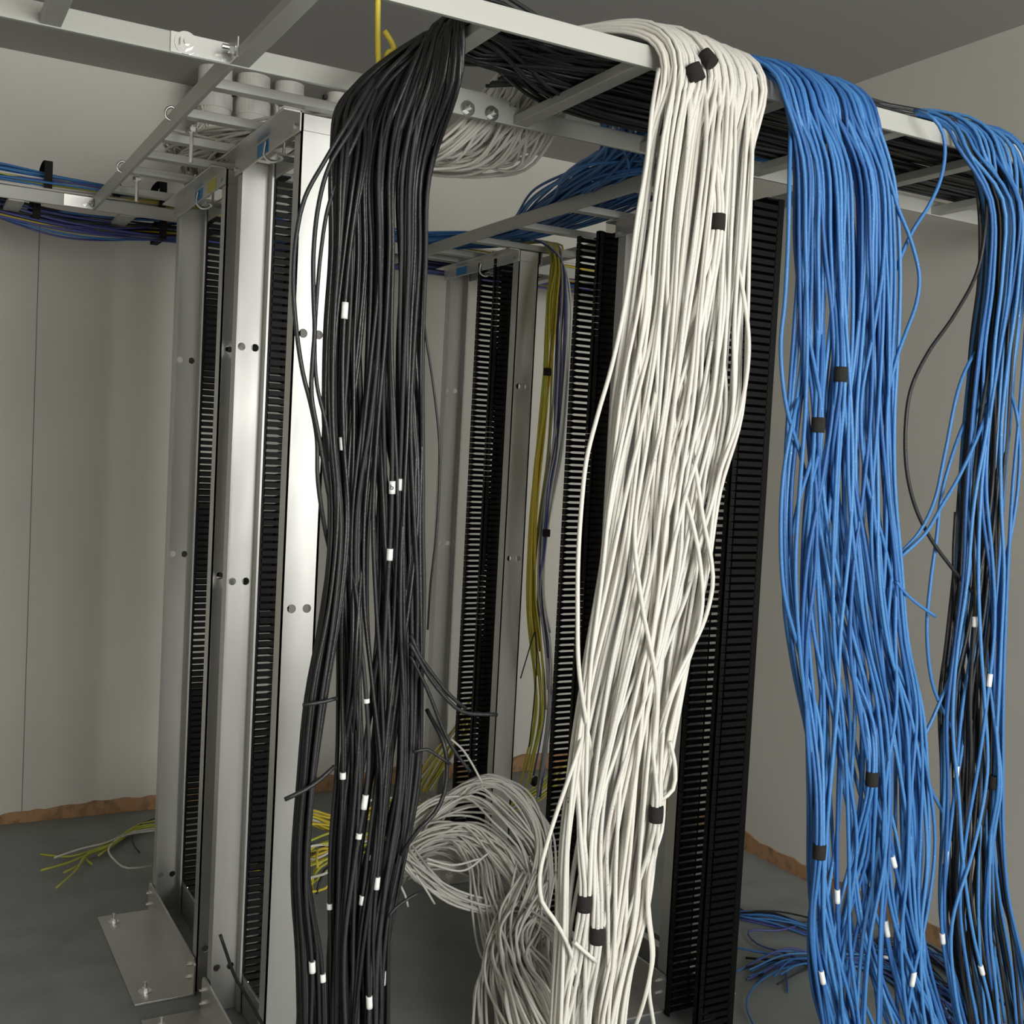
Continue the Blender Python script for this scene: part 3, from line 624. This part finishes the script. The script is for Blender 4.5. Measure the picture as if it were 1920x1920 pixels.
# ------------------------------------------------------------------ colourful bundle hanging between the right racks
VT = env_table([(500, 1034, 1056), (530, 1026, 1066), (580, 1018, 1070), (650, 1012, 1068), (760, 1004, 1062), (860, 998, 1052), (950, 994, 1032), (1000, 992, 1024), (1060, 990, 1018), (1120, 988, 1018), (1180, 990, 1030), (1260, 1000, 1038), (1350, 1004, 1038), (1420, 985, 1030), (1480, 975, 1020)], 3.25)
vst, vwr, vS = bundle(34, VT, 3.25, .03, 2.08, .12, wraps=[(1018, 698, 7), (1016, 998, 5)], ngroup=5, amp=.28, r=.0034, dz=.10)
for i, pts in enumerate(vst):
    u = i/34; k = 'y' if (u < .42 and i % 3) else ('l' if u < .5 else ('vg'[i % 2] if u < .78 else 'gw'[i % 2]))
    nm, m, cn = KINDS[k]
    n = max(8, int(len(pts)*rng.uniform(.55, 1)))
    top = [np.array(p) for p in [(1.80+rng.normal(0, .03), 3.45, 2.17), (1.93+rng.normal(0, .02), 3.32, 2.165)]]
    cable(nm, top+pts[:n], .0034, m, cn+' cable hanging between the right racks behind the white bundle', cn+' cables hanging between the right racks')
for (p, k), lb in zip(vwr, ('small black wrap on the yellow cables between the right racks, upper', 'small black wrap on the violet cables between the right racks, lower')): wrap_band(p-np.array([0, .012, 0]), 5, lb, rad=.013, h=.024)
cable('black_cable', px([(1004, 1185), (1006, 1240), (1000, 1330), (992, 1400)], 3.22), .0022, BLACKC, 'thin black wire dangling between the right racks, longer one')
cable('black_cable', px([(1002, 1185), (990, 1225), (976, 1272)], 3.22), .0022, BLACKC, 'thin black wire splayed left between the right racks, shorter one')
flows(16, [on(905, 1290, 1, 3.85), on(868, 1360, 1, 3.80), on(820, 1430, 1, 3.72), on(790, 1480, 1, 3.62)], .035, 'ylwyl', 'COLOUR cable slanting to the floor left of the far cable manager', 'COLOUR cables slanting left of the far manager', r=.0032)
flows(12, [on(1090, 1420, 1, 3.55), on(1050, 1450, 1, 3.50), on(1003, 1490, 1, 3.42), on(950, 1510, 1, 3.36)], .028, 'lylwl', 'COLOUR cable slanting low behind the arch of white floor cables', 'COLOUR cables low between the right racks', r=.0034)
p = on(1003, 1465, 1, 3.40); wrap_band(p, 7, 'small black wrap on the lime cables low between the right racks', direction=(.8, .3, .4), rad=.014, h=.025)

# ------------------------------------------------------------------ slack on the floor
WL, WG = 'slack white cable in the tangled pile on the floor behind the white bundle', 'white cables in the floor pile'
flows(26, [on(740, 1650, 1, 3.15), on(790, 1560, 1, 3.12), on(850, 1490, 1, 3.08), on(915, 1462, 1, 3.0), on(975, 1490, 1, 2.92), on(1015, 1560, 1, 2.84), on(1020, 1650, 1, 2.76), on(1002, 1730, 1, 2.66), on(995, 1830, 1, 2.45), (1.42, 2.25, .03)],
      [.04, .05, .045, .035, .03, .03, .04, .05, .07, .08], 'w', WL, WG)
flows(24, [on(750, 1600, 1, 3.1), on(810, 1560, 1, 3.05), on(880, 1555, 1, 2.98), on(940, 1600, 1, 2.88), on(985, 1670, 1, 2.76), on(1000, 1740, 1, 2.66), on(1005, 1830, 1, 2.45), (1.45, 2.2, .03)],
      [.045, .06, .06, .055, .045, .045, .06, .08], 'w', WL, WG)
flows(14, [on(750, 1640, 1, 3.15), on(810, 1610, 1, 3.08), on(880, 1630, 1, 3.0), on(940, 1670, 1, 2.92), on(990, 1725, 1, 2.8)], [.04, .045, .04, .025, .03], 'w', WL, WG, endj=.03)
flows(24, [on(755, 1600, 1, 2.95), on(790, 1640, 1, 2.90), on(850, 1680, 1, 2.82), on(920, 1702, 1, 2.74), on(985, 1708, 1, 2.66), on(1040, 1745, 1, 2.5), on(1075, 1800, 1, 2.3), (1.45, 2.0, .03)],
      [.035, .03, .028, .028, .03, .03, .04, .07], 'w', WL, WG)
flows(24, [on(790, 1580, 1, 3.12), on(860, 1575, 1, 3.0), on(902, 1625, 1, 2.90), on(912, 1680, 1, 2.78), on(935, 1770, 1, 2.62), on(985, 1830, 1, 2.42), on(1030, 1900, 1, 2.22), (1.40, 1.95, .03)],
      [.04, .045, .045, .045, .05, .05, .05, .07], 'w', WL, WG)
flows(18, [on(960, 1730, 1, 2.62), on(930, 1790, 1, 2.52), on(922, 1860, 1, 2.38), (1.30, 2.22, .03), (1.28, 2.08, .02)], [.04, .03, .05, .08, .10], 'w', WL, WG)
flows(16, [on(1010, 1640, 1, 2.72), on(975, 1730, 1, 2.60), on(965, 1800, 1, 2.46), on(1000, 1880, 1, 2.25), (1.38, 2.0, .03)], [.06, .06, .05, .05, .07], 'w', WL, WG)
flows(22, [on(985, 1700, 1, 2.66), on(965, 1760, 1, 2.54), on(985, 1830, 1, 2.40), on(1010, 1900, 1, 2.2), (1.33, 2.0, .03)], [.06, .05, .06, .07, .08], 'w', WL, WG)
flows(14, [on(760, 1560, 1, 3.1), on(820, 1520, 1, 3.08), on(890, 1500, 1, 3.02), on(950, 1535, 1, 2.92), on(1000, 1600, 1, 2.84), on(1012, 1690, 1, 2.72), on(1000, 1760, 1, 2.6)], [.09, .08, .07, .06, .05, .05, .05], 'w', WL, WG)
wrap_band(on(965, 1686, 1, 2.78), 7, 'black wrap on the white floor pile left of the middle cable manager', direction=(.6, -.4, -.5), rad=.014, h=.02)
for q, (pts, lb) in enumerate((([(905, 1470), (885, 1432), (866, 1404), (846, 1386)], 'white cut end sticking up above the floor pile'), ([(740, 1640), (760, 1680), (765, 1700)], 'white cut end at the left of the floor pile, left of two'),
                         ([(780, 1640), (800, 1670), (815, 1695)], 'white cut end at the left of the floor pile, right of two'), ([(800, 1610), (850, 1622), (900, 1610)], 'white cable crossing level over the floor pile'), ([(800, 1618), (870, 1632), (915, 1600)], 'white cable sagging just below the level one on the floor pile'))):
    stray('white_cable', WHITEC, pts, 2.85, lb, r=.0034)
# colourful fan behind the black bundle
flows(14, [on(790, 1520, 1, 3.3), on(700, 1520, 1, 3.2), on(630, 1545, 1, 3.1), on(560, 1530, 1, 3.05), on(480, 1550, 1, 3.05)], [.05, .045, .035, .04, .05], 'yyywy', 'COLOUR cable of the floor tangle seen between the two black bunches, upper run', 'COLOUR cables of the upper floor run')
flows(26, [on(780, 1570, 1, 3.25), on(700, 1580, 1, 3.12), on(640, 1590, 1, 3.02), on(590, 1615, 1, 2.98), on(540, 1650, 1, 2.95)], [.04, .04, .05, .075, .10], 'ylwyvlwykl', 'COLOUR cable fanning over the floor between the two black bunches', 'COLOUR cables of the lower floor fan', zmin=.01, endj=.05)
# cut ends on the bare floor left of the racks
E = lambda x, y, z=.012: on(x, y, 2, z)
for i, (pts, k) in enumerate((([(300, 1538), (260, 1546), (220, 1572), (180, 1592), (130, 1606), (75, 1602)], 'l'), ([(300, 1544), (255, 1552), (215, 1580), (170, 1600), (120, 1620), (76, 1632)], 'l'),
                            ([(300, 1548), (250, 1556), (212, 1584), (165, 1602), (148, 1622), (120, 1636)], 'l'), ([(300, 1546), (258, 1550), (210, 1582), (165, 1600), (142, 1632), (106, 1664)], 'l'),
                            ([(300, 1552), (248, 1558), (205, 1588), (160, 1606), (172, 1620)], 'l'), ([(300, 1550), (262, 1554), (222, 1578), (185, 1604)], 'l'),
                            ([(300, 1552), (240, 1562), (200, 1580), (150, 1592), (102, 1608)], 'w'), ([(300, 1556), (236, 1566), (204, 1590), (214, 1612), (240, 1628), (285, 1624)], 'w'),
                            ([(300, 1532), (270, 1542), (250, 1560), (250, 1582), (262, 1599)], 'k'))):
    nm, m, cn = KINDS[k]
    lb = ['lime cable end on the bare floor left of the racks, pointing farthest left', 'lime cable end on the bare floor, just below the farthest one', 'lime cable end on the bare floor in the middle of the spread', 'lime cable end on the bare floor reaching nearest the viewer',
          'lime cable end on the bare floor with a short hooked tip', 'shortest lime cable end on the bare floor left of the racks', 'straight white cable lying among the lime ends on the floor', 'white cable looped round on the floor beside the rack foot', 'thin black wire curling on the floor beside the lime cables'][i]
    cable(nm, [E(x, y, .012+.004*(i % 4)) for x, y in pts], .0036 if k != 'k' else .0024, m, lb)
# blue and black slack on the floor at the right
flows(12, [E(1385, 1715), E(1450, 1725), E(1520, 1745), E(1600, 1770), E(1700, 1830), E(1800, 1900)], [.02, .05, .04, .06, .06, .08], 'vbkbv', 'COLOUR cable lying on the floor right of the nearest manager, far run', 'COLOUR cables of the far right floor run', r=.003, zmin=.006)
flows(16, [E(1420, 1830), E(1480, 1800), E(1560, 1800), E(1650, 1815), E(1720, 1850), E(1790, 1930)], [.10, .05, .03, .05, .07, .08], 'bvbkb', 'COLOUR cable lying on the floor under the wide blue bundle, near run', 'COLOUR cables of the near right floor run', r=.003, zmin=.006, endj=.06)
flows(24, [E(1640, 1780), E(1700, 1790), E(1760, 1850), E(1800, 1920), E(1850, 1990)], [.05, .08, .10, .12, .12], 'bkbkv', 'COLOUR cable of the dark tangle on the floor between the blue bundles', 'COLOUR cables of the dark floor tangle', r=.0034, zmin=.006)
for i, (pts, lb) in enumerate((([(1560, 1800), (1480, 1812), (1425, 1840), (1400, 1880), (1415, 1925), (1450, 1970)], 'blue cable curving in a wide arc on the right floor'), ([(1550, 1720), (1480, 1740), (1455, 1745), (1404, 1745), (1420, 1770), (1480, 1790), (1530, 1815)], 'blue cable in a flat loop on the right floor'))):
    cable('blue_cable', [E(*p) for p in pts], .003, PURC if i else BLUEC, lb)
cable('black_cable', [E(*p) for p in [(1380, 1700), (1420, 1720), (1500, 1730), (1600, 1735)]], .0035, BLACKC, 'black cable straight along the right floor, farther one')
cable('black_cable', [E(*p) for p in [(1398, 1796), (1440, 1799), (1520, 1800), (1600, 1805)]], .0035, BLACKC, 'black cable straight along the right floor, nearer one')

# ------------------------------------------------------------------ white sleeves slipped over single cables
def sleeve(x, y, h, blob=1.5, letters=None, only=None):
    best = None
    for (o, P, r) in CABLES:
        q = pr(P); d = np.hypot(q[:, 0]-x, q[:, 1]-y); k = int(np.argmin(d))
        if d[k] > 9 or k < 3 or k > len(P)-4: continue
        if only and not o.name.startswith(only): continue
        dep = np.linalg.norm(P[k]-C)
        if best is None or dep < best[0]: best = (dep, o, P, r, k)
    if best is None: return
    _, o, P, r, k = best
    L = h*best[0]/F; seg = np.linalg.norm(P[k+1]-P[k]); m = L/2
    t = (P[k+1]-P[k-1]); t /= np.linalg.norm(t)
    Q = np.array([P[k]-t*m, P[k]-t*m*.5, P[k], P[k]+t*m*.5, P[k]+t*m])
    if L > seg: 
        c = np.cumsum(np.r_[0, np.linalg.norm(np.diff(P, axis=0), axis=1)]); s = np.linspace(c[k]-m, c[k]+m, 6); Q = np.stack([np.interp(s, c, P[:, a]) for a in range(3)], 1)
    me = tube_mesh('label_sleeve', Q, r*blob, TAG, 10); s = link('label_sleeve', me, o); s['label'] = 'white printed sleeve'
for a in [(645, 590, 30), (650, 830, 24), (743, 912, 24), (758, 910, 22), (728, 1043, 22), (682, 1500, 26), (690, 1318, 8), (692, 1610, 10), (710, 1650, 22), (740, 1622, 14), (575, 1825, 12), (586, 1822, 20), (716, 1826, 24), (690, 1885, 22),
          (668, 1565, 10), (686, 1685, 16), (603, 1835, 14), (640, 1460, 12), (611, 1702, 10)]: sleeve(a[0], a[1], a[2], only='black')
for a in [(1566, 1682, 24), (1667, 1618, 22), (1548, 1834, 24), (1659, 1745, 30), (1665, 1797, 20), (1705, 1835, 24), (1788, 1452, 20), (1779, 1612, 22), (1771, 1766, 18), (1832, 1165, 18), (1861, 1280, 22), (1842, 1826, 18), (1668, 1040, 10)]: sleeve(*a)

def ink(txt, x, y, size, only):
    best = None
    for (o, P, r) in CABLES:
        if not o.name.startswith(only): continue
        q = pr(P); d = np.hypot(q[:, 0]-x, q[:, 1]-y); k = int(np.argmin(d))
        if d[k] < 9 and (best is None or np.linalg.norm(P[k]-C) < best[0]): best = (np.linalg.norm(P[k]-C), o, P[k], r)
    if best is None: return
    dist, o, p, r = best; d = (p-C)/dist; p = p-d*(r*1.75)
    cu = bpy.data.curves.new('ink_mark', 'FONT'); cu.body = txt; cu.size = size*dist/F; cu.align_x = 'CENTER'; cu.align_y = 'CENTER'; cu.extrude = .0001
    tmp = bpy.data.objects.new('tmp_mark', cu); COL.objects.link(tmp)
    me = bpy.data.meshes.new_from_object(tmp.evaluated_get(bpy.context.evaluated_depsgraph_get())); bpy.data.objects.remove(tmp)
    me.materials.clear(); me.materials.append(INK)
    mm = mw.copy(); mm.translation = Vector(p); me.transform(mm)
    m = link('ink_mark', me, o); m['label'] = 'black handwritten mark'
ink('2', 1063, 1494, 14, 'white'); ink('b', 740, 912, 14, 'black')

# ------------------------------------------------------------------ light: daylight through the opening behind the camera
def area(name, loc, rot, sx, sy, power, color):
    l = bpy.data.lights.new(name, 'AREA'); l.shape = 'RECTANGLE'; l.size = sx; l.size_y = sy; l.energy = power; l.color = color
    o = bpy.data.objects.new(name, l); COL.objects.link(o); o.location = loc; o.rotation_euler = rot; return o
area('daylight', ((WX0+WX1)/2, YF-.085, (WZ0+WZ1)/2), (math.radians(90), 0, 0), WX1-WX0-.02, WZ1-WZ0-.02, 215, (.985, .985, .94))
w = bpy.data.worlds.new('world'); scene.world = w; w.use_nodes = True
w.node_tree.nodes['Background'].inputs[0].default_value = (.6, .7, .8, 1); w.node_tree.nodes['Background'].inputs[1].default_value = .3
vs = scene.view_settings
vs.view_transform = 'Standard'; vs.look = 'None'; vs.gamma = 1; vs.use_curve_mapping = False; vs.exposure = .08
scene.cycles.max_bounces = 8; scene.cycles.diffuse_bounces = 5
